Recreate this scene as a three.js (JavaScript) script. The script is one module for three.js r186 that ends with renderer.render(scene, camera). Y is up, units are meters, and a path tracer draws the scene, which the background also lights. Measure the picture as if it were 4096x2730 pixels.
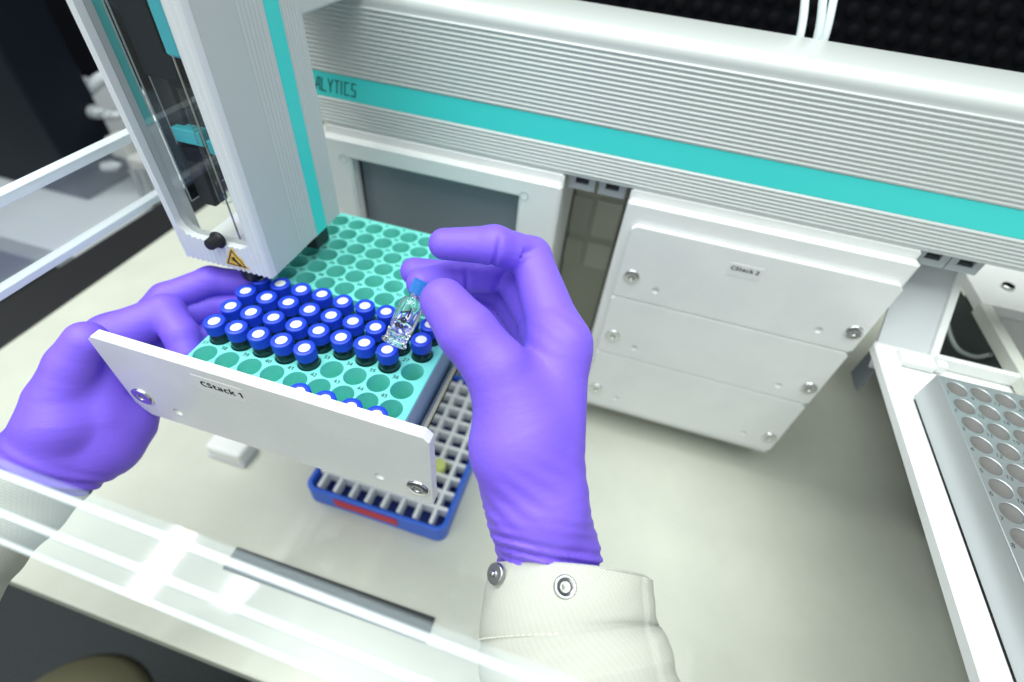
import * as THREE from 'three';
import { RoundedBoxGeometry } from 'three/addons/geometries/RoundedBoxGeometry.js';
import { mergeGeometries, mergeVertices, toCreasedNormals } from 'three/addons/utils/BufferGeometryUtils.js';
import { MarchingCubes } from 'three/addons/objects/MarchingCubes.js';
import { FontLoader } from 'three/addons/loaders/FontLoader.js';
import { TextGeometry } from 'three/addons/geometries/TextGeometry.js';
import { RectAreaLightUniformsLib } from 'three/addons/lights/RectAreaLightUniformsLib.js';
import { Brush, Evaluator, SUBTRACTION } from 'three-bvh-csg';

// ---------------------------------------------------------------- camera, light, exposure
// All lengths below are millimetres measured from the camera's eye; at() turns them into metres with the bench top 0.75 m up.
const MM = 0.001, LIFT = 1175;
const at = (x, y, z) => new THREE.Vector3(x * MM, (y + LIFT) * MM, z * MM);
const scene = new THREE.Scene();
scene.background = new THREE.Color(0.235, 0.262, 0.258);
const camera = new THREE.PerspectiveCamera(68.63, 1024 / 682, 0.01, 20);
camera.position.copy(at(0, 0, 0));
{
  const right = new THREE.Vector3(0.9560, 0.0797, -0.2817), up = new THREE.Vector3(-0.2554, 0.6939, -0.6732), back = new THREE.Vector3(0.1416, 0.7156, 0.6839);
  camera.quaternion.setFromRotationMatrix(new THREE.Matrix4().makeBasis(right, up, back));
}
camera.focus = 0.240; camera.userData.fStop = 4.6;
const renderer = new THREE.WebGLRenderer({ antialias: true });
renderer.setSize(1024, 682);
renderer.toneMapping = THREE.LinearToneMapping; renderer.toneMappingExposure = 1.47;
renderer.shadowMap.enabled = true;
RectAreaLightUniformsLib.init();
function areaLamp(w, h, intensity, from, to, color) {
  const l = new THREE.RectAreaLight(color, intensity, w, h);
  l.position.copy(at(...from)); l.lookAt(at(...to)); scene.add(l);
}
areaLamp(2.2, 1.8, 3.5, [-60, 1550, 40], [-60, -220, -180], 0xf6fefa);  // added soft overhead panel for the general light, not a real fixture
areaLamp(0.028, 0.36, 90, [-1118, 1400, -300], [-1118, 0, -300], 0xffffff);
areaLamp(0.028, 0.36, 90, [-1068, 1400, -300], [-1068, 0, -300], 0xffffff);
areaLamp(1.2, 0.9, 1.3, [-800, 700, 1100], [-60, -260, -200], 0xf6fcf8);  // added front-left fill panel, not a real fixture

// ---------------------------------------------------------------- helpers
let seed = 7;
const rnd = () => { seed = (seed + 0x6d2b79f5) | 0; let t = Math.imul(seed ^ (seed >>> 15), 1 | seed); t = (t + Math.imul(t ^ (t >>> 7), 61 | t)) ^ t; return ((t ^ (t >>> 14)) >>> 0) / 4294967296; };
const used = {};
const numbered = (n) => { used[n] = (used[n] ?? -1) + 1; return used[n] ? n + '_' + String(used[n]).padStart(3, '0') : n; };
const origin = new Map();
function thing(name, label, category, base, group) {
  const o = new THREE.Group(); o.name = numbered(name); scene.add(o);
  o.position.copy(at(...base)); o.userData = { label, category };
  if (group) o.userData.group = group;
  origin.set(o, base);
  return o;
}
const rootOf = (o) => { while (o.parent && o.parent !== scene) o = o.parent; return o; };
function part(name, geo, mat, parent, label) {
  const b = origin.get(rootOf(parent));
  const g = Array.isArray(geo) ? join(geo) : geo;
  g.translate(-b[0], -b[1], -b[2]); g.scale(MM, MM, MM);
  const m = new THREE.Mesh(g, mat); m.name = name; m.castShadow = m.receiveShadow = true;
  if (label) m.userData.label = label;
  parent.add(m); return m;
}
function join(list) {
  const all = list.map((g) => { g = g.index ? g.toNonIndexed() : g.clone(); for (const k of Object.keys(g.attributes)) if (!['position', 'normal', 'uv'].includes(k)) g.deleteAttribute(k); g.clearGroups(); return g; });
  return mergeGeometries(all);
}
function structure(name, geo, mat, base) {
  const o = part0(name, geo, mat, base); o.userData.kind = 'structure'; return o;
}
function part0(name, geo, mat, base) {
  const g = Array.isArray(geo) ? join(geo) : geo;
  g.translate(-base[0], -base[1], -base[2]); g.scale(MM, MM, MM);
  const m = new THREE.Mesh(g, mat); m.name = numbered(name); m.position.copy(at(...base)); m.castShadow = m.receiveShadow = true; scene.add(m); origin.set(m, base); return m;
}
const box = (x0, x1, y0, y1, z0, z1, r = 0) => {
  const w = x1 - x0, h = y1 - y0, d = z1 - z0;
  const g = r ? new RoundedBoxGeometry(w, h, d, 3, Math.min(r, w / 2.01, h / 2.01, d / 2.01)) : new THREE.BoxGeometry(w, h, d);
  return g.translate((x0 + x1) / 2, (y0 + y1) / 2, (z0 + z1) / 2);
};
const V = (p) => new THREE.Vector3(...p);
function aim(g, p0, dir) { // a shape built along +y, stood at p0 along dir
  return g.applyQuaternion(new THREE.Quaternion().setFromUnitVectors(new THREE.Vector3(0, 1, 0), V(dir).normalize())).translate(...p0);
}
const lathe = (prof, p0 = [0, 0, 0], dir = [0, 1, 0], seg = 40) => aim(new THREE.LatheGeometry(prof.map((p) => new THREE.Vector2(...p)), seg), p0, dir);
const rod = (a, b, r0, r1 = r0, seg = 20) => { const d = V(b).sub(V(a)), g = new THREE.CylinderGeometry(r1, r0, d.length(), seg).translate(0, d.length() / 2, 0); return aim(g, a, d.toArray()); };
const tube = (pts, r, n = 60, seg = 10) => new THREE.TubeGeometry(new THREE.CatmullRomCurve3(pts.map(V)), n, r, seg);
// prisms: an outline drawn in (a, b), pushed along the third axis
function prism(outline, axis, from, to, holes = [], bevel = 0, bseg = 2) {
  const s = new THREE.Shape(outline.map((p) => new THREE.Vector2(...p)));
  for (const h of holes) s.holes.push(h.getPoints ? h : new THREE.Path(h.map((p) => new THREE.Vector2(...p))));
  const g = new THREE.ExtrudeGeometry(s, { depth: to - from - 2 * bevel, bevelEnabled: bevel > 0, bevelThickness: bevel, bevelSize: bevel, bevelOffset: -bevel, bevelSegments: bseg, curveSegments: 40, steps: 1 });
  g.translate(0, 0, from + bevel);
  if (axis === 'x') g.applyMatrix4(new THREE.Matrix4().set(0, 0, 1, 0, 0, 1, 0, 0, -1, 0, 0, 0, 0, 0, 0, 1)); // outline is (-z, y)
  if (axis === 'y') g.applyMatrix4(new THREE.Matrix4().set(1, 0, 0, 0, 0, 0, 1, 0, 0, -1, 0, 0, 0, 0, 0, 1)); // outline is (x, -z)
  return g;
}
const rrect = (x0, x1, y0, y1, r, n = 8) => {
  const o = [], c = [[x1 - r, y1 - r, 0], [x0 + r, y1 - r, 90], [x0 + r, y0 + r, 180], [x1 - r, y0 + r, 270]];
  for (const [cx, cy, a] of c) for (let i = 0; i <= n; i++) { const t = (a + 90 * i / n) * Math.PI / 180; o.push([cx + r * Math.cos(t), cy + r * Math.sin(t)]); }
  return o;
};
function csg(a, ...subs) {
  const ev = new Evaluator(); ev.attributes = ['position', 'normal', 'uv'];
  let r = new Brush(a); r.updateMatrixWorld();
  for (const s of subs) { const b = new Brush(s); b.updateMatrixWorld(); r = ev.evaluate(r, b, SUBTRACTION); }
  const g = r.geometry; g.clearGroups(); return g;
}
// fine value noise as a bump / colour source
function noiseTex(n, scale, oct, rep, colour) {
  const lat = {}; const h = (x, y, k) => { const q = ((x % k) + k) % k + '_' + ((y % k) + k) % k + '_' + k; return (lat[q] ??= rnd()); };
  const d = new Uint8Array(n * n * 4);
  for (let y = 0; y < n; y++) for (let x = 0; x < n; x++) {
    let v = 0, a = 0.5, k = scale, t = 0;
    for (let o = 0; o < oct; o++) {
      const fx = x / n * k, fy = y / n * k, ix = Math.floor(fx), iy = Math.floor(fy), u = fx - ix, w = fy - iy, s = u * u * (3 - 2 * u), q = w * w * (3 - 2 * w);
      v += a * ((h(ix, iy, k) * (1 - s) + h(ix + 1, iy, k) * s) * (1 - q) + (h(ix, iy + 1, k) * (1 - s) + h(ix + 1, iy + 1, k) * s) * q); t += a; a *= 0.55; k *= 2;
    }
    v /= t; const c = colour ? colour(v) : [v, v, v];
    d.set([c[0] * 255, c[1] * 255, c[2] * 255, 255], (y * n + x) * 4);
  }
  const tx = new THREE.DataTexture(d, n, n); tx.wrapS = tx.wrapT = THREE.RepeatWrapping; tx.magFilter = THREE.LinearFilter; tx.repeat.set(rep, rep); tx.needsUpdate = true; return tx;
}
function rep(t, r) { const c = t.clone(); c.repeat.set(r, r); c.needsUpdate = true; return c; }
const grain = noiseTex(256, 24, 4, 1);
const S = (color, roughness, o = {}) => new THREE.MeshPhysicalMaterial({ color: Array.isArray(color) ? new THREE.Color().setRGB(...color) : color, roughness, ...o });
const wear = noiseTex(256, 4, 6, 1 / 90, (v) => { const q = 0.98 + 0.02 * Math.min(1, Math.max(0, (v - 0.3) * 2.4)); return [q, q, q * 0.997]; }); wear.colorSpace = THREE.SRGBColorSpace;
const orange = rep(grain, 1 / 14); // uv of the extruded pieces are millimetres
const M = {
  white: S([0.82, 0.83, 0.825], 0.32, { map: wear, bumpMap: orange, bumpScale: 0.00006, clearcoat: 0.25, clearcoatRoughness: 0.2 }),
  whiteFlat: S([0.80, 0.81, 0.80], 0.42),
  grey: S([0.56, 0.58, 0.60], 0.42),
  alu: S([0.60, 0.63, 0.62], 0.42, { metalness: 0.15 }),
  towerShaded: S([0.60, 0.62, 0.63], 0.45),  // darker copy of the tower colour, painted in for its shadow side
  towerLit: S([0.78, 0.80, 0.83], 0.4),  // paler copy of the tower colour, painted in for its lit front
  teal: S([0.06, 0.76, 0.73], 0.42, { bumpMap: orange, bumpScale: 0.00004 }),
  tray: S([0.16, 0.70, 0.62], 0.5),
  blueCap: S([0.012, 0.055, 0.66], 0.36),
  capLight: S([0.015, 0.16, 0.52], 0.45),
  septum: S([0.82, 0.82, 0.80], 0.6),
  glass: S([0.62, 0.68, 0.70], 0.02, { transmission: 1, thickness: 0, ior: 1.5 }),
  thickGlass: S([1, 1, 1], 0.0, { transmission: 1, thickness: 0.002, ior: 1.5, side: THREE.DoubleSide }),
  water: S([1, 1, 1], 0.0, { transmission: 1, thickness: 0.004, ior: 1.33 }),
  chrome: S([0.72, 0.73, 0.74], 0.16, { metalness: 1 }),
  steel: S([0.55, 0.55, 0.56], 0.35, { metalness: 1 }),
  anod: S([0.62, 0.65, 0.68], 0.38, { metalness: 0.7 }),
  black: S([0.012, 0.012, 0.014], 0.45),
  dark: S([0.03, 0.035, 0.04], 0.5),
  navy: S([0.006, 0.009, 0.016], 0.5, { specularIntensity: 0.3 }),
  slot: S([0.20, 0.23, 0.26], 0.45),
  ink: S([0.01, 0.01, 0.012], 0.6),
  yellow: S([0.85, 0.52, 0.01], 0.45),
  lime: S([0.72, 0.80, 0.25], 0.6),
  red: S([0.55, 0.02, 0.04], 0.5),
  rackBlue: S([0.03, 0.13, 0.68], 0.42),
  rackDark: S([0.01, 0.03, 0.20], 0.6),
  rackWhite: S([0.84, 0.87, 0.89], 0.55),
  olive: S([0.17, 0.18, 0.12], 0.6),
  cable: S([0.72, 0.78, 0.80], 0.5),
  smoke: S([0.045, 0.065, 0.085], 0.04, { transmission: 1, thickness: 0 }),
  clear: S([0.95, 0.97, 0.97], 0.03, { transmission: 1, thickness: 0 }),
  haze: S([0.60, 0.70, 0.76], 0.06, { transparent: true, opacity: 0.10, clearcoat: 0.45, clearcoatRoughness: 0.03 }),
  edge: S([0.90, 0.95, 0.98], 0.12, { transmission: 0.35, thickness: 0 }),
  bench: S([0.62, 0.63, 0.56], 0.24, { roughnessMap: null }),
};

// ---------------------------------------------------------------- the surface and what lies behind
const BENCH = -425;
const smears = noiseTex(256, 5, 6, 1 / 200, (v) => { const q = 0.968 + 0.032 * Math.min(1, Math.max(0, (v - 0.3) * 2.2)); return [q, q, q * 0.995]; }); smears.colorSpace = THREE.SRGBColorSpace;
{
  const top = prism([[-588, -900], [900, -900], [900, -29], [-588, -29]].map(([x, z]) => [x, -z]).reverse(), 'y', BENCH - 30, BENCH, [], 2);
  structure('bench_top', top, S([0.58, 0.592, 0.52], 0.5, { map: smears, clearcoat: 0.3, clearcoatRoughness: 0.08, bumpMap: rep(grain, 1 / 60), bumpScale: 0.00012 }), [0, BENCH, -300]);
  structure('floor', box(-2500, 2500, -1185, -1175, -1500, 1500), S([0.035, 0.042, 0.045], 0.8, { bumpMap: rep(grain, 40), bumpScale: 0.002 }), [0, -1175, 0]);
  structure('side_bench', box(-1400, -650, -560, -520, -1000, -430, 3), S([0.42, 0.44, 0.46], 0.4), [-1000, -560, -700]);
  const w = new THREE.Group(); w.name = 'back_wall'; w.userData.kind = 'structure'; w.position.copy(at(0, -1175, -1010)); scene.add(w); origin.set(w, [0, -1175, -1010]);
  part('panel', box(-2600, 2600, -1175, 1600, -1030, -1010), S([0.004, 0.004, 0.006], 0.8, { specularIntensity: 0.1 }), w);
  const cone = new THREE.SphereGeometry(11, 8, 5); cone.scale(MM, MM, 0.5 * MM);
  const foam = new THREE.InstancedMesh(cone, S([0.004, 0.0045, 0.006], 0.7, { specularIntensity: 0.12 }), 40 * 26); foam.name = 'foam_bump'; foam.userData.kind = 'stuff';
  let i = 0; const m4 = new THREE.Matrix4();
  for (let r = 0; r < 26; r++) for (let c = 0; c < 40; c++) foam.setMatrixAt(i++, m4.makeTranslation((-100 + c * 30 + (r % 2) * 15) * MM, (760 + r * 26) * MM, 0));
  w.add(foam);
}

// ---------------------------------------------------------------- ribbed guide rail
const fluted = (from, to, n, base, amp) => { const o = []; for (let i = 0; i < n; i++) for (let k = 0; k < 6; k++) { const t = (i + k / 6) / n; o.push([from + (to - from) * t, base + amp * (0.5 - 0.5 * Math.cos(Math.PI * 2 * k / 6))]); } o.push([to, base]); return o; };
{
  const rail = thing('guide_rail', 'long pale grey ribbed guide rail with a turquoise stripe running above the drawer cabinets', 'instrument rail', [0, -165.6, -354]);
  // outline in (-z, y): front face at z = -327
  const out = [];
  out.push([327.2, -165.6]);
  for (const [y, d] of fluted(-164, -146.1, 7, 0, 0.85)) out.push([327.2 - d, y]);
  out.push([327.8, -145.9], [327.8, -129.4]);
  for (const [y, d] of fluted(-129, -84.9, 16, 0, 0.85)) out.push([327.2 - d, y]);
  for (let k = 0; k <= 8; k++) { const t = k / 8 * Math.PI / 2; out.push([335.5 - 8.3 * Math.cos(t), -82.8 + 8.3 * Math.sin(t)]); }
  out.push([379, -74.5], [381, -76.5], [381, -165.6]);
  part('extrusion', toCreasedNormals(prism(out, 'x', -271, 640), 0.9), M.alu, rail);
  part('stripe', box(-271, 640, -145.8, -129.5, -328.6, -327.2), M.teal, rail);
  // lettering on the stripe, drawn as thin strokes; the first letters are behind the tower
  const G = { A: [[[0, 0], [0.35, 1], [0.62, 1], [0.62, 0]], [[0.15, 0.42], [0.62, 0.42]]], L: [[[0, 1], [0, 0], [0.55, 0]]], Y: [[[0, 1], [0.3, 0.45], [0.62, 1]], [[0.3, 0.45], [0.3, 0]]], T: [[[0, 1], [0.62, 1]], [[0.31, 1], [0.31, 0]]], I: [[[0, 1], [0, 0]]], C: [[[0.55, 1], [0, 1], [0, 0], [0.55, 0]]], S: [[[0.58, 1], [0.08, 1], [0.04, 0.55], [0.58, 0.45], [0.54, 0], [0, 0]]], N: [[[0, 0], [0, 1], [0.6, 0], [0.6, 1]]] };
  const word = []; let x = -241.8; const h = 8.5, y0 = -142.1;
  for (const ch of 'ANALYTICS') {
    for (const line of G[ch]) for (let i = 1; i < line.length; i++) {
      const a = line[i - 1], b = line[i], P = (p) => [x + p[0] * h * 0.62 + p[1] * 1.5, y0 + p[1] * h, -327.1];
      const A = P(a), B = P(b), L = Math.hypot(B[0] - A[0], B[1] - A[1]);
      word.push(new THREE.BoxGeometry(L + 0.7, 0.75, 0.3).rotateZ(Math.atan2(B[1] - A[1], B[0] - A[0])).translate((A[0] + B[0]) / 2, (A[1] + B[1]) / 2, -327.1));
    }
    x += ch === 'I' ? 2.7 : 5.07;
  }
  part('lettering', word, S([0.02, 0.10, 0.11], 0.6), rail);
  for (const x0 of [-41.4, -19.7, 190.4, 210]) {
    const face = prism([[x0 + 0.4, -178], [x0 + 19.3, -178], [x0 + 19.3, -165.6], [x0 + 0.4, -165.6]], 'z', -337.5, -333.3, [[[x0 + 5, -173.4], [x0 + 14.5, -173.4], [x0 + 14.5, -167.4], [x0 + 5, -167.4]]]);
    const sk = part('socket_block', [face, box(x0 + 0.4, x0 + 19.3, -178, -165.6, -346, -337.5)], S([0.40, 0.43, 0.45], 0.5), rail);
    part('recess', box(x0 + 5, x0 + 14.5, -173.4, -171.5, -337.4, -334.5), M.dark, sk);
  }
}

// ---------------------------------------------------------------- drawer cabinets on the rail
const font = await new FontLoader().loadAsync('fonts/droid/droid_sans_bold.typeface.json');
function label3d(text, size, x, y, z, wide = 1.15) {
  const g = new TextGeometry(text, { font, size, depth: 0.12, curveSegments: 5 }); g.scale(wide, 1, 1); return g.translate(x, y, z);
}
function screwParts(x, y, z, parent, r = 6.3) {
  const s = part('screw', lathe([[0, 0.2], [r * 0.36, 0.2], [r * 0.36, 1.1], [r * 0.42, 1.2], [r * 0.86, 1.2], [r * 0.97, 0.9], [r, 0.2], [r, -0.3]].map(([a, b]) => [a, b]).reverse(), [x, y, z], [0, 0, 1], 48), M.chrome, parent);
  part('socket', [lathe([[0.01, 0.9], [r * 0.17, 0.85], [r * 0.2, 0.4], [r * 0.34, 0.5], [r * 0.34, 0.15]].reverse(), [x, y, z + 0.1], [0, 0, 1], 24), box(x - r * 0.26, x + r * 0.26, y - 0.3, y + 0.3, z + 0.6, z + 0.95), box(x - 0.3, x + 0.3, y - r * 0.26, y + r * 0.26, z + 0.6, z + 0.96)], M.steel, s);
}
// a drawer face with slanted shoulders, two dished screw pits
function drawerFace(x0, x1, y0, y1, z, t, c, cb) {
  const o = [[x0 + c, y1], [x0, y1 - c], [x0, y0 + cb], [x0 + cb, y0], [x1 - 2.5, y0], [x1, y0 + 2.5], [x1, y1 - c], [x1 - c, y1]].reverse();
  const hole = (cx, cy, r) => { const p = new THREE.Path(); p.absarc(cx, cy, r, 0, Math.PI * 2, true); return p; };
  const yp = y0 + (y1 - y0) * 0.215;
  return [prism(o, 'z', z - t, z, [hole(x0 + 30, yp, 3.3), hole(x1 - 29.5, yp, 3.3)], 0.5, 2), yp];
}
function pits(x0, x1, yp, z, parent) {
  for (const x of [x0 + 30, x1 - 29.5]) part('screw_pit', lathe([[3.35, 0], [2.6, -1.0], [2.2, -1.6], [0.01, -1.7]], [x, yp, z - 0.3], [0, 0, 1], 28), M.white, parent);
}
{
  const cab = thing('drawer_cabinet', 'white cabinet of three stacked drawers whose top drawer is labelled CStack 2', 'drawer cabinet', [96, -395, -420]);
  part('housing', box(3.6, 189, -394, -166.2, -560, -327, 2), M.white, cab);
  part('top_frame', prism([[3.2, -180], [189.2, -180], [189.2, -167.8], [187.7, -165.8], [4.7, -165.8], [3.2, -167.8]], 'z', -331, -326.5, [], 0.8), M.white, cab);
  part('front_frame', prism([[3.0, -394.5], [190.5, -394.5], [190.5, -173], [187.5, -171], [5, -171], [3.0, -173]], 'z', -326, -319.8, [], 2.0, 1), M.white, cab);
  const rows = [[-249.6, -186.5], [-313.0, -250.6], [-384, -314.0]];
  rows.forEach(([y0, y1], i) => {
    const [g, yp] = drawerFace(10.6, 188.6, y0, y1, -315.6, 4.1, 3, 1.5);
    const f = part('drawer_front', g, M.white, cab, ['top drawer front with a small printed label', 'middle drawer front', 'bottom drawer front'][i]);
    pits(10.6, 188.6, y0 + (y1 - y0) * 0.215, -315.6, f);
    screwParts(20.5, y0 + 21, -315.6, f, 6.0); screwParts(180.5, y0 + 19, -315.6, f, 6.0);
    if (i === 0) {
      part('sticker', box(82, 104.5, -207.5, -197.5, -315.6, -315.35), S([0.74, 0.75, 0.75], 0.5), f);
      part('lettering', label3d('CStack 2', 3.0, 83.2, -202.6, -315.3), M.ink, f);
    }
  });
}
{
  const cab = thing('drawer_cabinet', 'white cabinet behind the tower with an open grey slot where its drawer was pulled out', 'drawer cabinet', [-136, -395, -420]);
  const slot = [-207.5, -73.6, -248, -186.5];
  const o = [[-229.5, -394], [-43.4, -394], [-43.4, -168], [-45.4, -166], [-227, -166], [-229.5, -168]];
  part('front_frame', prism(o, 'z', -331, -326, [[[slot[0], slot[2]], [slot[0], slot[3]], [slot[1], slot[3]], [slot[1], slot[2]]]], 0.8), M.white, cab);
  part('raised_panel', prism([[-229.7, -300], [-43.2, -300], [-43.2, -173], [-45.4, -171], [-227, -171], [-229.7, -173]], 'z', -326, -319, [[[slot[0], slot[2]], [slot[0], slot[3]], [slot[1], slot[3]], [slot[1], slot[2]]]], 2.0, 1), M.white, cab);
  part('housing', [box(-229, -212, -394, -166.2, -540, -331), box(-69, -44, -394, -166.2, -540, -331), box(-212, -69, -183, -166.2, -540, -331), box(-212, -69, -394, -250, -540, -331), box(-212, -69, -250, -183, -540, -500)], M.whiteFlat, cab);
  part('slot_flap', box(-206, -75, -247, -189.5, -333.5, -332, 0.4).translate(0, 0, 0), M.slot, cab);
  part('slot_rim', box(-207, -74.5, -189.6, -188.2, -331, -326.5), S([0.10, 0.12, 0.13], 0.4), cab);
  for (const [x, y] of [[-213.2, -186.8], [-69.4, -184]]) part('screw_pit', lathe([[3.6, 0], [3.3, 0.3], [2.3, 0.1], [2.0, -0.6], [0.01, -0.8]], [x, y, -318.9], [0, 0, 1], 28), S([0.62, 0.66, 0.67], 0.4), cab);
}
{
  // the machine seen through the gap between the cabinets
  const m = thing('oven_panel', 'blurred olive grey padded machine panel seen in the gap between the two cabinets', 'machine panel', [-20, -425, -520]);
  part('panel', box(-43, 3.2, -425, -172, -560, -400, 4), S([0.36, 0.365, 0.29], 0.7), m);
  for (const [y0, y1] of [[-214, -178], [-256, -219], [-290, -262]]) { part('pad', box(-22, 1, y0, y1, -402, -398.4, 1.4), S([0.45, 0.455, 0.36], 0.7), m); part('pad', box(-42.5, -25, y0, y1, -402, -398.8, 1.2), S([0.38, 0.385, 0.31], 0.7), m); }
}

// ---------------------------------------------------------------- the drawer held in the hands
const PX = 14, PZ = 13.66, X0 = -200.8, TOP = -217;
{
  const d = thing('sample_drawer', 'white drawer labelled CStack 1 pulled out and held in both gloved hands', 'drawer', [-144, -251, -200]);
  const [g, yp] = drawerFace(-234.5, -54.5, -251.6, -188.6, -109.8, 5.6, 3.2, 6.5);
  part('front_panel', g, M.white, d);
  pits(-234.5, -54.5, yp, -109.8, d);
  screwParts(-224.2, -232.5, -109.8, d); screwParts(-62.6, -236.8, -109.8, d);
  part('carrier', [box(-210.5, -74.5, -246, -243.6, -322, -115.4), box(-76, -74.5, -246, -236, -322, -115.4), box(-210.5, -209.4, -246, -236, -322, -115.4)], M.steel, d);
  part('sticker', box(-177.8, -149.5, -206.5, -194.6, -109.8, -109.68), S([0.82, 0.83, 0.83], 0.2), d);
  part('lettering', label3d('CStack 1', 3.75, -174.2, -201.6, -109.66), M.ink, d);
}
function makeTray(label, zFrontRow, zf, zb) {
  const x0 = -208.6, x1 = -78.6, w = x1 - x0, h = zf - zb;
  const t = thing('vial_tray', label, 'vial tray', [(x0 + x1) / 2, TOP - 25, (zf + zb) / 2]);
  const holes = [];
  for (let r = 0; r < 6; r++) for (let c = 0; c < 9; c++) { const p = new THREE.Path(); p.absarc(X0 + PX * c, -(zFrontRow - PZ * r), 6.25, 0, Math.PI * 2, true); holes.push(p); }
  const g = prism(rrect(x0, x1, -zf, -zb, 1.2, 3), 'y', TOP - 22, TOP, holes, 0.45, 2);
  // the number print covers the top face: texture coordinates in tray millimetres
  const uv = g.attributes.uv, po = g.attributes.position;
  for (let i = 0; i < uv.count; i++) uv.setXY(i, (po.getX(i) - x0) / w, (po.getZ(i) - zf) / (zb - zf));
  const k = 12, c = document.createElement('canvas'); c.width = Math.round(w * k); c.height = Math.round(h * k);
  const cx = c.getContext('2d'); cx.fillStyle = '#fff'; cx.fillRect(0, 0, c.width, c.height); cx.fillStyle = 'rgb(4,12,14)'; cx.font = `bold ${Math.round(3.3 * k)}px sans-serif`; cx.textAlign = 'center'; cx.textBaseline = 'middle';
  for (let r = 0; r < 6; r++) for (let i = 0; i < 9; i++) cx.fillText(String(46 - 9 * r + i), (X0 + PX * i - (i ? 7 : 5.3) - x0) * k, ((zFrontRow - PZ * r - 6.8) - zb) * k);
  const tex = new THREE.CanvasTexture(c); tex.colorSpace = THREE.SRGBColorSpace;
  part('block', g, S([0.20, 0.78, 0.69], 0.48, { map: tex }), t);
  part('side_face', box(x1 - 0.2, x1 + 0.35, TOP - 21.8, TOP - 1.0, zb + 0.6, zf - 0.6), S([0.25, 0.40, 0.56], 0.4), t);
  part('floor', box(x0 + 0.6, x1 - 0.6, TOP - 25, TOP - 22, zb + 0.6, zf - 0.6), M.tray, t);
}
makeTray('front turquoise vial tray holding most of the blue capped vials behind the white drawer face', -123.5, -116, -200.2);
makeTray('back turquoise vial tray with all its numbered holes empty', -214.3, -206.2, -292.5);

// ---------------------------------------------------------------- vials
const ribbed = (r, h0, h1, n, amp) => { const pts = []; for (let i = 0; i < n * 4; i++) { const a = i / (n * 4) * Math.PI * 2, q = r + amp * (i % 4 < 2 ? 1 : 0); pts.push([q * Math.cos(a), q * Math.sin(a)]); } return prism(pts, 'y', h0, h1); };
function capParts(parent, y, r, mat) { // y is the cap's lower edge
  const cap = part('cap', [toCreasedNormals(ribbed(r - 0.22, y, y + 6.0, 44, 0.16), 0.3), lathe([[r - 0.05, y + 6.0], [r - 0.1, y + 6.5], [r - 0.55, y + 7.1], [3.55, y + 7.2], [3.25, y + 7.0], [3.2, y + 6.5]], V0(parent), [0, 1, 0], 56)], mat, parent);
  part('septum', lathe([[3.25, y + 6.45], [2.4, y + 6.62], [0.01, y + 6.66]], V0(parent), [0, 1, 0], 32), M.septum, parent);
  return cap;
}
const V0 = () => [0, 0, 0];
let protoVial = null;
function vial(x, z, label, turn) {
  let v;
  if (!protoVial) {
    protoVial = v = thing('vial', label, 'vial', [0, 0, 0], 'blue capped vials standing in the front tray'); v.position.set(0, 0, 0);
    part('glass_body', lathe([[0.01, -32.5], [5.0, -32.5], [5.75, -31.8], [5.75, -11.5], [5.5, -10.2], [4.6, -8.6], [4.25, -7.8], [4.25, -5.2]].map(([a, b]) => [a, b + 13.2]), [0, 0, 0], [0, 1, 0], 40), M.glass, v);
    capParts(v, 6.0, 5.85, M.blueCap);
  } else { v = protoVial.clone(); v.name = numbered('vial'); scene.add(v); v.userData = { label, category: 'vial', group: 'blue capped vials standing in the front tray' }; }
  v.position.copy(at(x, TOP + (rnd() - 0.5) * 0.5, z)); v.rotation.set((rnd() - 0.5) * 0.05, turn, (rnd() - 0.5) * 0.05);
}
{
  const ord = ['first', 'second', 'third', 'fourth', 'fifth', 'sixth', 'seventh', 'eighth'];
  const fr = (n, i, row) => (i === 0 ? 'leftmost blue-capped vial' : i === n - 1 ? 'rightmost blue-capped vial' : ord[i] + ' blue-capped vial from the left') + ' in the ' + row;
  const rows = [[0, 5, 8, 'row half hidden by the drawer face'], [2, 0, 4, 'row of five beside hole 33'], [3, 0, 7, 'row of eight ending at hole 27'], [4, 0, 8, 'row just before the rearmost'], [5, 0, 8, 'rearmost row beside the empty tray']];
  for (const [r, c0, c1, row] of rows) for (let c = c0; c <= c1; c++) {
    const jx = (rnd() - 0.5) * 0.5, jz = (rnd() - 0.5) * 0.5;
    vial(X0 + PX * c + jx, -123.5 - PZ * r + jz, fr(c1 - c0 + 1, c - c0, row), rnd() * 6);
  }
}
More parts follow.
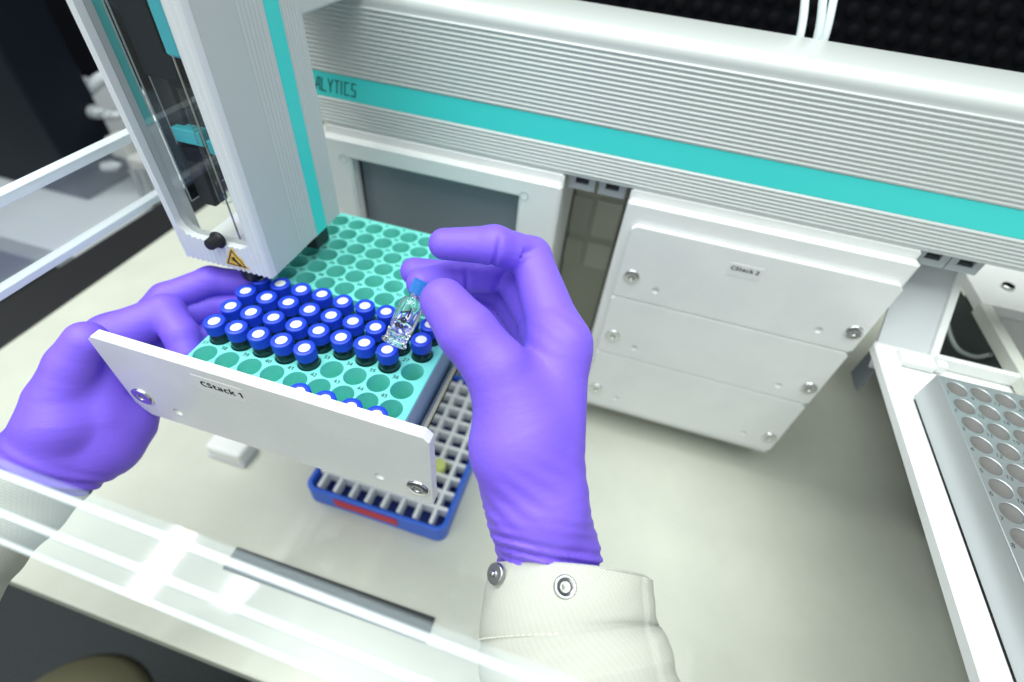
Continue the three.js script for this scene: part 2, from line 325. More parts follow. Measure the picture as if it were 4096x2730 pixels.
{
  // the vial between thumb and fingers: it leans, bottom towards the viewer
  const b = [-85.5, -172.1, -142.9], e = [-79.0, -149.5, -164.9], v = thing('vial', 'clear glass vial with marker writing and a pale blue cap, pinched in the right hand', 'vial', b);
  const ax = V(e).sub(V(b)).normalize().toArray(), P = (l, seg = 64) => lathe(l, b, ax, seg);
  const outer = [[0.01, 0], [5.6, 0], [6.3, 0.35], [6.4, 0.9], [5.7, 1.7], [5.2, 2.6], [5.35, 4.5], [5.75, 8], [5.8, 12], [5.8, 20.5], [5.5, 21.8], [4.4, 22.8], [3.1, 23.3], [2.9, 24], [2.9, 28]];
  const inner = [[2.0, 28], [2.0, 23.6], [3.3, 22.6], [4.6, 21.2], [4.85, 20], [4.85, 12], [4.8, 9.6], [4.5, 7], [3.2, 4.6], [0.01, 3.4]];
  part('glass_body', P([...outer, ...inner]), M.thickGlass, v);
  part('liquid', P([[0.01, 3.43], [3.18, 4.62], [4.46, 7], [4.77, 9.6], [4.82, 11.2], [4.2, 10.9], [0.01, 10.8]]), M.water, v);
  const cap = part('cap', [aim(toCreasedNormals(ribbed(4.2, 0, 6.2, 30, 0.2), 0.3), V(b).addScaledVector(V(ax), 25.6).toArray(), ax), P([[4.3, 31.8], [3.9, 32.3], [0.01, 32.4]])], M.capLight, v);
  // marker strokes on the wall: 7, 9, 8 read along the vial
  const up = V(ax), toEye = new THREE.Vector3(0.1416, 0.7156, 0.6839).addScaledVector(up, -up.dot(new THREE.Vector3(0.1416, 0.7156, 0.6839))).normalize(), side = new THREE.Vector3().crossVectors(up, toEye).normalize();
  const on = (s, h) => { const a = s / 5.9; return V(b).addScaledVector(up, h).addScaledVector(toEye, 5.9 * Math.cos(a)).addScaledVector(side, 5.9 * Math.sin(a)).toArray(); };
  const stroke = (l) => tube(l.map(([s, h]) => on(s * 1.35, h + (h - 14) * 0.15)), 0.4, 24, 6);
  part('marker_writing', [stroke([[1.0, 18.6], [1.2, 17.4], [-1.4, 15.4]]), stroke([[1.2, 17.4], [1.3, 15.0], [1.3, 14.6]]), stroke([[0.2, 14], [1.2, 13.4], [1.0, 12.3], [-0.1, 12.4], [-0.2, 13.4], [0.5, 13.9]]), stroke([[1.2, 13], [-1.4, 12.2]]), stroke([[0.4, 11.2], [1.2, 10.6], [0.6, 9.7], [-0.2, 10.3], [-0.9, 9.6], [-1.4, 10.4], [-0.7, 11.1], [-0.2, 10.3]])], M.ink, v);
}

// ---------------------------------------------------------------- injection tower
{
  const t = thing('injection_tower', 'tall grey injection tower with a window, a turquoise stripe and a yellow warning triangle', 'injection tower', [-214, -195, -222]);
  const H0 = -195, H1 = 70;
  // front frame: a fluted slab with a round-cornered window cut out
  const prof = []; prof.push([-243.8, 189.2]);
  for (const [x, d] of fluted(-243.4, -184.9, 17, 0, 1.1)) prof.push([x, 185.4 - d]);
  prof.push([-184.5, 189.2]);
  const slab = toCreasedNormals(prism(prof.slice().reverse(), 'y', H0, H1), 1.1);
  const cut = prism(rrect(-239.0, -193.2, -178.5, 200, 9), 'z', -200, -170);
  part('front_frame', csg(slab, cut), M.towerLit, t);
  part('window_lip', prism(rrect(-240.4, -191.8, -179.9, 90, 10), 'z', -193, -189.4, [rrect(-239.0, -193.2, -178.5, 88, 9).reverse()]), S([0.62, 0.64, 0.66], 0.4), t);
  part('window_pane', new THREE.PlaneGeometry(47, 250).translate(-216, -55, -188.9), M.clear, t);
  // right side wall with two fluted bands beside the stripe
  const sp = [[-188, 189.4]]; sp.push([-184.6, 189.4]);
  const bands = [[214, 231, 6], [245.2, 258, 5]];
  for (const [a, b, n] of bands) for (const [z, d] of fluted(a, b, n, 0, 0.4)) sp.push([-184.6 + 0 - d * 0.9, z]);
  sp.push([-184.6, 261], [-188, 261]);
  part('side_wall', toCreasedNormals(prism(sp, 'y', H0, H1), 0.5), M.towerShaded, t);
  part('stripe', box(-184.9, -184.1, H0 + 0.4, H1, -243.8, -233.0), M.teal, t);
  part('back_wall', box(-243.6, -188, H0 + 30, H1, -261, -258), M.dark, t);
  part('left_post', [box(-243.6, -240.8, H0 + 0.5, H1, -200, -189.4), box(-243.6, -240.8, H0 + 0.5, H1, -258, -252)], S([0.80, 0.83, 0.86], 0.3), t);
  part('gasket', [box(-240.3, -239.1, -172, H1, -191.5, -187.5), box(-193.3, -192.6, -172, H1, -191.5, -187.5)], M.black, t);
  part('teal_reflection', box(-240.7, -240.2, -120, H1, -198.6, -191), S([0.10, 0.62, 0.62], 0.3), t);  // turquoise reflection on the left post, put in as a coloured strip
  part('floor_plate', prism([[-243.5, 189.5], [-188, 189.5], [-188, 257.5], [-243.5, 257.5]], 'y', H0, H0 + 3), M.whiteFlat, t);
  const sm = part('smoked_panel', new THREE.PlaneGeometry(54, 236).rotateY(Math.PI / 2).translate(-238.5, -165 + 118, -226.5), M.smoke, t);
  part('panel_edge', [box(-238.7, -238.2, -165, H1, -199.8, -199.2), box(-238.7, -238.2, -165.4, -164.8, -253, -199.6)], S([0.5, 0.56, 0.58], 0.3), t);
  part('guide_block', box(-236, -226, -168, H1, -214, -203, 1), M.dark, t);
  part('carriage', [box(-234, -214, -97, -60, -214, -199, 1.5), box(-232, -217, -140, -131, -208, -201, 1)], M.navy, t);
  part('clamp', [box(-231, -214.5, -128, -120.5, -206, -199, 0.5), box(-212, -203, -131, -124, -206, -199, 0.5), box(-219, -208, -86, -40, -206, -199, 2)], S([0.06, 0.50, 0.58], 0.35), t);
  const sx = -213.2, sz = -199.5, syr = part('syringe', [rod([sx, -155, sz], [sx, -98, sz], 3.6, 3.6, 32)], M.clear, t);
  part('plunger', [rod([sx, -154, sz], [sx, 40, sz], 0.5, 0.5, 10)], S([0.62, 0.56, 0.5], 0.3, { metalness: 0.8 }), syr);
  part('needle', rod([sx, -194, sz], [sx, -155, sz], 0.5, 0.5, 10), M.steel, syr);
  const ticks = []; for (let i = 0; i < 26; i++) ticks.push(new THREE.TorusGeometry(3.65, 0.14, 4, 16, i % 5 ? 1.3 : 2.0).rotateX(Math.PI / 2).rotateY(3.4).translate(sx, -149 + i * 1.9, sz));
  part('scale_tick', ticks, M.ink, syr).userData.kind = 'stuff';
  part('ferrule', lathe([[3.7, 2], [3.7, -2], [3.1, -4], [1, -5], [0.5, -5.4]], [sx, -155, sz], [0, 1, 0], 28), M.clear, syr);
  part('drive_belt', tube([[-233, 60, -200], [-233, -40, -200], [-232, -130, -200]], 0.35, 30, 6), S([0.3, 0.32, 0.33], 0.5), t);
  part('needle_bush', lathe([[0.01, 13], [1.5, 13], [2.4, 10], [6.0, 8], [6.4, 0]].reverse(), [-200.5, H0 + 3.2, -195.5], [0, 1, 0], 28), M.black, t);
  part('needle_guide', [lathe([[6.6, 0], [6.6, -5.5], [6.0, -7.6], [5.0, -8.2], [0.01, -8.2]].reverse(), [-203.5, H0 + 0.2, -190.8], [0, 1, 0], 36)], M.black, t);
  part('foot', box(-200, -185.2, H0 - 11, H0 - 0.2, -246, -231, 1.5), M.black, t);
  const kn = part('knob', [lathe([[0.01, 8], [2.9, 8], [3.2, 7.4], [3.5, 1.8], [4.9, 1.6], [5.0, 0.9], [4.6, 0]], [-214.2, -176.2, -186.2], [0, 0.12, 1], 28), ...Array.from({ length: 12 }, (_, i) => { const a = i / 12 * 6.283; return rod([-214.2 + 3.2 * Math.cos(a), -175.6 + 3.2 * Math.sin(a), -183.6], [-214.2 + 2.9 * Math.cos(a), -175.4 + 2.9 * Math.sin(a), -178.6], 0.45, 0.4, 6); })], M.black, t);
  // warning triangle with a hand
  const tri = (s, z0, z1, cx, cy, holes) => prism([[cx, cy + s], [cx - s * 0.866, cy - s * 0.5], [cx + s * 0.866, cy - s * 0.5]], 'z', z0, z1, holes);
  const wx = -206.5, wy = -187.6, wz = -184.35;
  const sign = part('warning_sign', tri(9.0, wz - 0.3, wz, wx, wy), M.yellow, t);
  const s1 = 7.6, s2 = 6.2;
  part('sign_border', tri(s1, wz, wz + 0.08, wx, wy, [[[wx, wy + s2], [wx + s2 * 0.866, wy - s2 * 0.5], [wx - s2 * 0.866, wy - s2 * 0.5]].map((p) => p)]), M.ink, sign);
  const bar = (...q) => { const [x0, y0, x1, y1, w] = q.map((v, i) => v * (i < 4 ? 1.12 : 1.5)); const L = Math.hypot(x1 - x0, y1 - y0); return new THREE.BoxGeometry(L, w, 0.1).rotateZ(Math.atan2(y1 - y0, x1 - x0)).translate(wx + (x0 + x1) / 2, wy + (y0 + y1) / 2, wz + 0.1); };
  part('hand_symbol', [bar(2.9, -2.7, 0.4, -0.6, 0.9), bar(0.8, -0.9, -0.5, 0.1, 1.2), bar(-0.4, 0.2, -1.8, 1.0, 0.35), bar(-0.3, 0.4, -1.2, 1.7, 0.35), bar(-0.1, 0.5, -0.5, 2.1, 0.35), bar(0.1, 0.4, 0.2, 1.9, 0.35), bar(-0.6, -0.3, -2.0, -0.2, 0.35)], M.ink, sign);
  part('arm', box(-241, -184.6, -78, -36, -420, -261, 2), M.towerShaded, t);
}

// ---------------------------------------------------------------- open drawer at the right with the metal tray
{
  const d = thing('open_drawer', 'white sheet metal drawer standing open at the right, holding the silver tray', 'drawer', [270, -245, -200]);
  const Y = -238;
  part('floor_sheet', box(200.5, 420, Y - 3, Y - 0.5, -322, 20), M.white, d);
  part('side_rim', prism([[198.6, Y - 6], [200.4, Y - 6], [200.6, Y - 1], [211.5, Y - 0.6], [211.5, Y + 1.6], [200, Y + 1.6], [198.4, Y]], 'z', -318, 20), M.white, d);
  part('back_stop', [box(211, 233, Y, Y + 6, -313, -300, 1.5), box(233, 420, Y, Y + 10, -311, -307, 1), box(233, 239, Y + 1, Y + 8, -307, -301, 1)], M.white, d);
  part('catch', prism([[214.5, -272], [214.5, -258], [220, -262]].map(([x, z]) => [x, -z]), 'y', Y + 1, Y + 6), M.white, d);
  part('ramp', prism([[0, 0], [74, -74 * 1.06], [74, -74 * 1.06 + 3.5], [0, 3.5]].map(([a, b]) => [362 - a * 0.70, -194 + b * 0.76]), 'x', 202, 238), M.grey, d);
  part('ramp_flange', prism([[0, 0], [74, -74 * 1.06], [74, -74 * 1.06 + 9], [0, 9]].map(([a, b]) => [362 - a * 0.70, -194 + b * 0.76]), 'x', 236, 241), M.white, d);
  part('side_plate', box(209, 210.5, -282, -244, -333, -313), S([0.16, 0.18, 0.20], 0.5), d);
  const tr = thing('vial_tray', 'bare silver metal vial tray with numbered round holes in the right hand drawer', 'vial tray', [300, -238, -215]);
  const y = -213.5, hx0 = 220.4, hz0 = -261.0, px = 13.3, pz = 13.66, xL = 211.8, xR = 336, zB = -270, zF = -165 + 10;
  const holes = []; for (let r = 0; r < 8; r++) for (let c = 0; c < 9; c++) { const p = new THREE.Path(); p.absarc(hx0 + px * c, -(hz0 + pz * r), 5.35, 0, Math.PI * 2, true); holes.push(p); }
  const g = prism([[xL, -40], [xL, -zB], [xR, -zB], [xR, -40]].map(([a, b]) => [a, b]).reverse(), 'y', y - 22, y, holes, 0.5, 2);
  const uv = g.attributes.uv, po = g.attributes.position, w = xR - xL, h = -40 - zB; for (let i = 0; i < uv.count; i++) uv.setXY(i, (po.getX(i) - xL) / w, 1 - (po.getZ(i) - zB) / h);
  const k = 8, c = document.createElement('canvas'); c.width = Math.round(w * k); c.height = Math.round(h * k); const cx = c.getContext('2d'); cx.fillStyle = '#fff'; cx.fillRect(0, 0, c.width, c.height); cx.fillStyle = '#0a0a0c'; cx.font = `${Math.round(3.2 * k)}px sans-serif`; cx.textAlign = 'center';
  for (let cc = 0; cc < 9; cc++) for (let r = 0; r < 8; r++) { cx.save(); cx.translate((hx0 + px * cc - 6.6 - xL) * k, (hz0 + pz * r + 6.2 - zB) * k); cx.rotate(0.2); cx.fillText(String(1 + r + 8 * cc), 0, 0); cx.restore(); }
  const tex = new THREE.CanvasTexture(c); tex.colorSpace = THREE.SRGBColorSpace;
  part('block', g, S([0.56, 0.58, 0.60], 0.36, { metalness: 0.85, map: tex }), tr);
  part('bore', holes.map((h) => { const c0 = h.curves[0]; return lathe([[4.9, -21.5], [5.1, -6], [5.28, -0.7]], [c0.aX, y, -c0.aY], [0, 1, 0], 28); }), S([0.50, 0.49, 0.48], 0.4, { metalness: 0.25, side: THREE.DoubleSide }), tr).userData.kind = 'stuff';  // duller than the block: shade inside the holes put into the colour
  part('floor', box(xL + 1, xR - 1, y - 24.4, y - 22, zB + 1, -41), S([0.06, 0.06, 0.06], 0.5, { metalness: 0.3 }), tr);  // near-black so the depth shade of the holes sits in the colour
}

// ---------------------------------------------------------------- tube rack and small things on the bench
{
  const r = thing('tube_rack', 'blue storage box with white square grid and red label under the pulled out drawer', 'tube rack', [-134, BENCH, -220]);
  const x0 = -198, x1 = -70.5, zf = -156.5, zb = -318, y1 = -403;
  part('base', prism(rrect(x0, x1, -zf, -zb, 9, 6), 'y', BENCH + 0.3, y1, [rrect(x0 + 4, x1 - 4, -zf + 4, -zb - 4, 6, 6).reverse()], 1.2, 2), M.rackBlue, r);
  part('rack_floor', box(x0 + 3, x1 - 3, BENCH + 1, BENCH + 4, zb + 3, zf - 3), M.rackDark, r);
  const grid = []; const gx0 = x0 + 11.5, gx1 = x1 - 4.5, gz0 = zf - 5, n = 8, p = (gx1 - gx0) / (n - 0.35), gy0 = BENCH + 8, gy1 = y1 - 0.5;
  for (let i = 0; i < n; i++) { const x = gx0 + i * p; grid.push(box(x - 1.7, x + 1.7, gy0, gy1, zb + 5, gz0, 0.8)); }
  for (let j = 0; j < 11; j++) { const z = gz0 - 15.2 - j * 14.4; if (z > zb + 6) grid.push(box(x0 + 5, x1 - 4.2, gy0 + 0.3, gy1 - 0.3, z - 1.6, z + 1.6, 0.7)); }
  part('grid', grid, M.rackWhite, r);
  part('front_label', box(-170, -112, BENCH + 8, BENCH + 18.5, zf, zf + 0.8, 0.3), M.red, r);
  const y = thing('tube', 'pale yellow tube cap sticking up from the white grid', 'tube', [-97, BENCH + 4, -214]);
  part('cap', lathe([[0.01, 22], [5.2, 22], [5.6, 21], [5.6, 12], [4.8, 11], [4.2, 1], [0.01, 0.2]].reverse(), [-97, BENCH + 4.5, -212], [0, 1, 0], 24), M.lime, y);
  const b = thing('plastic_block', 'small white rounded block on the bench below the middle of the drawer face', 'block', [-286, BENCH, -173]);
  part('body', box(-305, -268, BENCH + 0.3, -408, -184, -165, 4), M.whiteFlat, b);
  part('base_rim', box(-306, -267, BENCH + 0.2, BENCH + 3, -185, -164, 1), M.grey, b);
}
{
  const s = thing('edge_strip', 'black strip along the left edge of the pale bench', 'edge strip', [-617, -431, -430]);
  part('strip', box(-652, -588.6, -452, -426, -900, -29, 2), M.black, s);
}
{
  const s = thing('rubber_strip', 'narrow dark grey strip lying on the bench beyond the clear guard bar', 'strip', [-142, BENCH, -91]);
  part('strip', box(-228, -56, BENCH + 0.3, BENCH + 2.2, -102, -84, 0.8), S([0.02, 0.024, 0.028], 0.6), s);
}
// ---------------------------------------------------------------- clear safety guard around the working area
{
  const g = thing('safety_guard', 'clear acrylic safety guard with bright edges across the left side and foreground', 'safety guard', [-160, -195, -100]);
  const y1 = -143, ya = -187.5, ang = 0.016, A = [-292, -33.8];
  const along = (z0, z1, lo, hi, r = 0) => box(0, 622, y1 + lo, y1 + hi, z0, z1, r).rotateY(-ang).translate(A[0], 0, A[1]);
  part('front_bar', [along(-3.6, 8.7, -0.5, 0)], M.haze, g);
  part('front_flange', [along(8.7, 14.4, -1.4, -0.9)], M.haze, g);
  part('front_edge', [along(-0.9, 0.9, 0.05, 0.9, 0.3), along(7.9, 9.5, -0.9, 0.3, 0.3), along(13.9, 14.9, -1.6, -0.6, 0.3)], M.edge, g);
  part('side_panel', box(-292.4, -291.8, ya + 3.6, y1 - 4.6, -330, -30), S([0.82, 0.88, 0.92], 0.08, { transparent: true, opacity: 0.16, clearcoat: 0.8 }), g);
  part('side_edge', [box(-294.5, -287.5, y1 - 5.5, y1, -330, -30, 0.8), box(-294.5, -288, ya, ya + 4.5, -330, -30, 0.8)], M.edge, g);
}

// ---------------------------------------------------------------- blurred things far back at the left and right
{
  const m = thing('monitor', 'large dark blue black screen housing at the far left edge', 'monitor', [-1180, -520, -640]);
  part('housing', box(-1500, -905, -520, -215, -660, -560, 6), M.navy, m);
  part('foot', box(-1300, -1100, -519, -505, -720, -560, 3), M.navy, m);
  const c = thing('cable', 'thin dark cable looping down against the black wall at upper left', 'cable', [-840, -520, -760]);
  part('sheath', tube([[-1010, 60, -800], [-880, -60, -790], [-800, -190, -780], [-800, -260, -780], [-870, -290, -780], [-930, -260, -780]], 6, 60, 8), S([0.12, 0.145, 0.19], 0.4), c);
  const c2 = thing('cable', 'dark cable hanging left of the loop at upper left', 'cable', [-960, -520, -790]);
  part('sheath', tube([[-1150, 0, -800], [-1020, -120, -790], [-930, -250, -780], [-900, -330, -780]], 5, 40, 8), S([0.07, 0.085, 0.11], 0.4), c2);
  const b = thing('cable_bundle', 'blurred pale cables and white plugs behind the dark screen', 'cables', [-860, -520, -700]);
  part('ribbon', [0, 1, 2, 3].map((i) => tube([[-860 + i * 8, -400, -720], [-800 + i * 12, -440, -660], [-740 + i * 20, -470, -600], [-650 + i * 30, -505, -560]], 6, 30, 8)), S([0.45, 0.46, 0.46], 0.6), b);
  for (const [x, y, z, s] of [[-905, -398, -640, 15], [-878, -402, -650, 12], [-850, -376, -690, 11], [-872, -470, -600, 12]]) part('plug', [rod([x - s, y, z], [x + s * 0.6, y + 4, z - 6], s * 0.6, s * 0.75, 16), rod([x + s * 0.6, y + 4, z - 6], [x + s * 1.5, y + 7, z - 10], s * 0.45, s * 0.3, 12)], S([0.62, 0.65, 0.68], 0.3, { metalness: 0.4 }), b);
  part('connector_block', [box(-880, -836, -460, -425, -668, -620, 6), box(-836, -800, -470, -446, -650, -610, 5)], S([0.50, 0.49, 0.46], 0.5), b);
  part('dark_sleeve', [0, 1, 2, 3, 4].map((i) => rod([-820 + i * 13, -462, -600 - i * 5], [-770 + i * 17, -492, -560], 5.5, 4, 10)), S([0.13, 0.13, 0.13], 0.5), b);
  part('hose', tube([[-935, -380, -660], [-890, -350, -690], [-850, -370, -690], [-830, -430, -660]], 10, 30, 8), S([0.62, 0.65, 0.70], 0.35), b);
  [[[80, -150, -387], [79, -79, -389], [64, -30, -415], [40, 50, -450]], [[89, -150, -387], [89, -79, -389], [78, -40, -400], [66, 40, -430]], [[95, -150, -387], [93, -79, -389], [87, -40, -400], [96, 50, -425]]].forEach((pts, i) => {
    const h = thing('hose', ['leftmost of the three pale hoses rising behind the rail', 'middle one of the three pale hoses rising behind the rail', 'rightmost of the three pale hoses rising behind the rail'][i], 'hose', pts[0], 'pale hoses behind the rail');
    part('sheath', tube(pts, 2.4, 40, 12), M.cable, h);
  });
  const w = thing('instrument_module', 'white instrument box with a small screw behind the open drawer at far right', 'instrument', [430, BENCH, -470]);
  part('cover', box(285, 480, -236, -226, -540, -386, 1.5), M.whiteFlat, w);
  part('edge_rail', box(283.5, 292, -237, -227, -386, -296, 1), S([0.62, 0.64, 0.58], 0.5), w);
  part('front_face', box(296, 480, -300, -236.5, -400, -391, 1.5), M.whiteFlat, w);
  part('bracket', box(300, 480, -296, -250, -330, -300, 2), S([0.60, 0.63, 0.64], 0.5), w);
  part('lower_body', box(345, 480, BENCH + 0.5, -301, -520, -300, 2), S([0.10, 0.12, 0.12], 0.5), w);
  part('screw', lathe([[0.01, 2], [4, 2], [4.6, 1], [4.6, 0]].reverse(), [312, -225, -415], [0, 1, 0], 24), M.chrome, w);
  const pit = thing('dark_opening', 'added dark sheet for the dark opening, with curled tubes behind the open drawer', 'instrument part', [285, BENCH, -420]);
  part('side_wall', box(284.6, 286.2, -300, -237.2, -540, -306, 0.5), S([0.035, 0.045, 0.045], 0.5), pit);  // thin dark sheet added in place of the dark opening
  part('curled_tube', [tube([[266, -226, -400], [272, -248, -380], [279, -256, -362], [281, -248, -345], [280, -236, -335]], 1.6, 40, 8), tube([[256, -256, -395], [266, -270, -372], [276, -272, -350], [282, -262, -325]], 1.9, 30, 8), tube([[270, -230, -420], [274, -262, -405], [276, -300, -392]], 3.2, 20, 8)], S([0.36, 0.40, 0.40], 0.4), pit);
  const s = thing('stool', 'blurred olive brown rounded stool seat below the bench edge at lower left', 'stool', [-490, -1175, 40]);
  part('seat', lathe([[0.01, 30], [55, 26], [90, 12], [100, -8], [92, -20], [0.01, -22]].reverse(), [-490, -830, 70], [0, 1, 0], 40), S([0.13, 0.12, 0.07], 0.7), s);
  part('column', rod([-490, -1175, 70], [-490, -850, 70], 22, 22, 20), M.steel, s);
}

// ---------------------------------------------------------------- the person: two gloved hands and coat sleeves
function capsule(a, b) { const ax = a[0], ay = a[1], az = a[2], ra = a[3], dx = b[0] - ax, dy = b[1] - ay, dz = b[2] - az, dr = b[3] - ra, k = 1 / (dx * dx + dy * dy + dz * dz); return (x, y, z) => { const px = x - ax, py = y - ay, pz = z - az; let t = (px * dx + py * dy + pz * dz) * k; t = t < 0 ? 0 : t > 1 ? 1 : t; const qx = px - dx * t, qy = py - dy * t, qz = pz - dz * t; return Math.sqrt(qx * qx + qy * qy + qz * qz) - ra - dr * t; }; }
const smin = (a, b, k) => { const h = Math.max(k - Math.abs(a - b), 0) / k; return Math.min(a, b) - h * h * k * 0.25; };
function hand({ palm, fingers, kPalm = 9, kJoint = 2.5, kRoot = 8, warp, creases = [] }) {
  const P = palm.map(([a, b]) => capsule(a, b)), F = fingers.map((f) => f.slice(1).map((b, i) => capsule(f[i], b)));
  let lo = [1e9, 1e9, 1e9], hi = [-1e9, -1e9, -1e9];
  for (const p of [...palm.flat(), ...fingers.flat()]) for (let i = 0; i < 3; i++) { lo[i] = Math.min(lo[i], p[i] - p[3] - 3); hi[i] = Math.max(hi[i], p[i] + p[3] + 3); }
  const d = (x, y, z) => {
    let p = 1e9; for (const c of P) p = smin(p, c(x, y, z), kPalm);
    if (warp) p += warp(x, y, z);
    let best = p;
    for (const f of F) { let q = 1e9; for (const c of f) q = smin(q, c(x, y, z), kJoint); best = Math.min(best, smin(q, p, kRoot)); }
    for (const [c, n, w, dp, R] of creases) { const qx = x - c[0], qy = y - c[1], qz = z - c[2]; if (qx * qx + qy * qy + qz * qz < R * R) { const t = (qx * n[0] + qy * n[1] + qz * n[2]) / w, side = (qx * 0.30 - qy * 0.23 + qz * 0.93) / 9; if (t * t < 9 && side > 0.1) best += dp * Math.exp(-t * t) * Math.min(1, 1.5 * (side - 0.1)); } }
    return best;
  };
  const cell = 1.3, c = [0, 1, 2].map((i) => (lo[i] + hi[i]) / 2), half = Math.max(...[0, 1, 2].map((i) => hi[i] - lo[i])) / 2 + 4, n = Math.ceil(2 * half / cell);
  const mc = new MarchingCubes(n, new THREE.MeshBasicMaterial(), false, false, 420000); mc.isolation = 0;
  const hs = n / 2;
  for (let k = 0; k < n; k++) { const z = c[2] + (k - hs) / hs * half; for (let j = 0; j < n; j++) { const y = c[1] + (j - hs) / hs * half; for (let i = 0; i < n; i++) { const x = c[0] + (i - hs) / hs * half;
    const out = x < lo[0] - 2 || x > hi[0] + 2 || y < lo[1] - 2 || y > hi[1] + 2 || z < lo[2] - 2 || z > hi[2] + 2;
    mc.field[i + j * n + k * n * n] = out ? -5 : -d(x, y, z); } } }
  mc.update();
  let g = new THREE.BufferGeometry(); g.setAttribute('position', new THREE.BufferAttribute(mc.positionArray.slice(0, mc.count * 3), 3));
  g.scale(half, half, half).translate(...c);
  g = mergeVertices(g, 0.02); g.computeVertexNormals();
  const po = g.attributes.position, no = g.attributes.normal;
  // smooth normals from the field itself, and check the winding
  let s = 0; for (let i = 0; i < po.count; i++) { const x = po.getX(i), y = po.getY(i), z = po.getZ(i), e = 0.5, v = new THREE.Vector3(d(x + e, y, z) - d(x - e, y, z), d(x, y + e, z) - d(x, y - e, z), d(x, y, z + e) - d(x, y, z - e)).normalize(); s += v.x * no.getX(i) + v.y * no.getY(i) + v.z * no.getZ(i); no.setXYZ(i, v.x, v.y, v.z); }
  if (s < 0) { const ix = g.index.array; for (let i = 0; i < ix.length; i += 3) { const t = ix[i]; ix[i] = ix[i + 1]; ix[i + 1] = t; } }
  const uv = new Float32Array(po.count * 2); for (let i = 0; i < po.count; i++) { uv[2 * i] = (po.getX(i) + po.getZ(i) * 0.7) * 0.02; uv[2 * i + 1] = (po.getY(i) - po.getZ(i) * 0.7) * 0.02; }
  g.setAttribute('uv', new THREE.BufferAttribute(uv, 2));
  return g;
}
const R4 = (p, r) => [...p, r];
const gloveMat = S([0.215, 0.118, 0.82], 0.5, { specularIntensity: 0.7, sheen: 0.4, sheenRoughness: 0.4, sheenColor: new THREE.Color(0.5, 0.45, 1), bumpMap: rep(grain, 1), bumpScale: 0.00013 });
const twill = (() => { const n = 256, d = new Uint8Array(n * n * 4); for (let y = 0; y < n; y++) for (let x = 0; x < n; x++) { const a = ((x + y) % 16) / 16, b = (y % 8) / 8; const v = 120 + 90 * Math.abs(Math.sin(Math.PI * a)) * (0.7 + 0.3 * Math.sin(Math.PI * b)) + 25 * rnd(); d.set([v, v, v, 255], (y * n + x) * 4); } const t = new THREE.DataTexture(d, n, n); t.wrapS = t.wrapT = THREE.RepeatWrapping; t.magFilter = THREE.LinearFilter; t.needsUpdate = true; return t; })();
const weave = (() => { const n = 256, d = new Uint8Array(n * n * 4); for (let y = 0; y < n; y++) for (let x = 0; x < n; x++) { const a = Math.abs(Math.sin(Math.PI * (x + y) / 16)), b = Math.abs(Math.sin(Math.PI * (x - y) / 32)); const v = 212 + 36 * a * (0.75 + 0.25 * b) + 7 * rnd(); d.set([v, v, v * 0.99, 255], (y * n + x) * 4); } const t = new THREE.DataTexture(d, n, n); t.colorSpace = THREE.SRGBColorSpace; t.wrapS = t.wrapT = THREE.RepeatWrapping; t.magFilter = THREE.LinearFilter; t.needsUpdate = true; return t; })();
const cloth = S([0.68, 0.685, 0.625], 0.95, { map: weave, bumpMap: rep(twill, 1), bumpScale: 0.0006, specularIntensity: 0.2 });
const RIGHT = new THREE.Vector3(0.9560, 0.0797, -0.2817), FWD = new THREE.Vector3(-0.1416, -0.7156, -0.6839);
function sleeveGeo(rings, folds, n = 120, fixed = null) { // rings: [centre, a, b] ; u runs round, v along
  const curve = new THREE.CatmullRomCurve3(rings.map((r) => V(r[0]))), steps = 90, pos = [], uv = [], ix = []; let len = 0, last = null;
  for (let j = 0; j <= steps; j++) {
    const t = j / steps, c = curve.getPoint(t), f = t * (rings.length - 1), i = Math.min(Math.floor(f), rings.length - 2), q = f - i, a = rings[i][1] * (1 - q) + rings[i + 1][1] * q, b = rings[i][2] * (1 - q) + rings[i + 1][2] * q;
    if (last) len += c.distanceTo(last); last = c;
    const axis = fixed ? V(fixed).normalize() : curve.getTangent(t), w = FWD.clone().addScaledVector(axis, -FWD.dot(axis)).normalize(), u = new THREE.Vector3().crossVectors(axis, w).normalize(); if (u.dot(RIGHT) < 0) u.negate();
    for (let k = 0; k <= n; k++) {
      const th = k / n * Math.PI * 2, m = 1 + folds(th, t, len), p = c.clone().addScaledVector(u, a * Math.cos(th) * m).addScaledVector(w, b * Math.sin(th) * m);
      pos.push(p.x, p.y, p.z); uv.push(th * (a + b) / 2 / 20, len / 20);
      if (j < steps && k < n) { const o = j * (n + 1) + k; ix.push(o, o + 1, o + n + 1, o + 1, o + n + 2, o + n + 1); }
    }
  }
  const g = new THREE.BufferGeometry(); g.setAttribute('position', new THREE.Float32BufferAttribute(pos, 3)); g.setAttribute('uv', new THREE.Float32BufferAttribute(uv, 2)); g.setIndex(ix); g.computeVertexNormals(); return g;
}
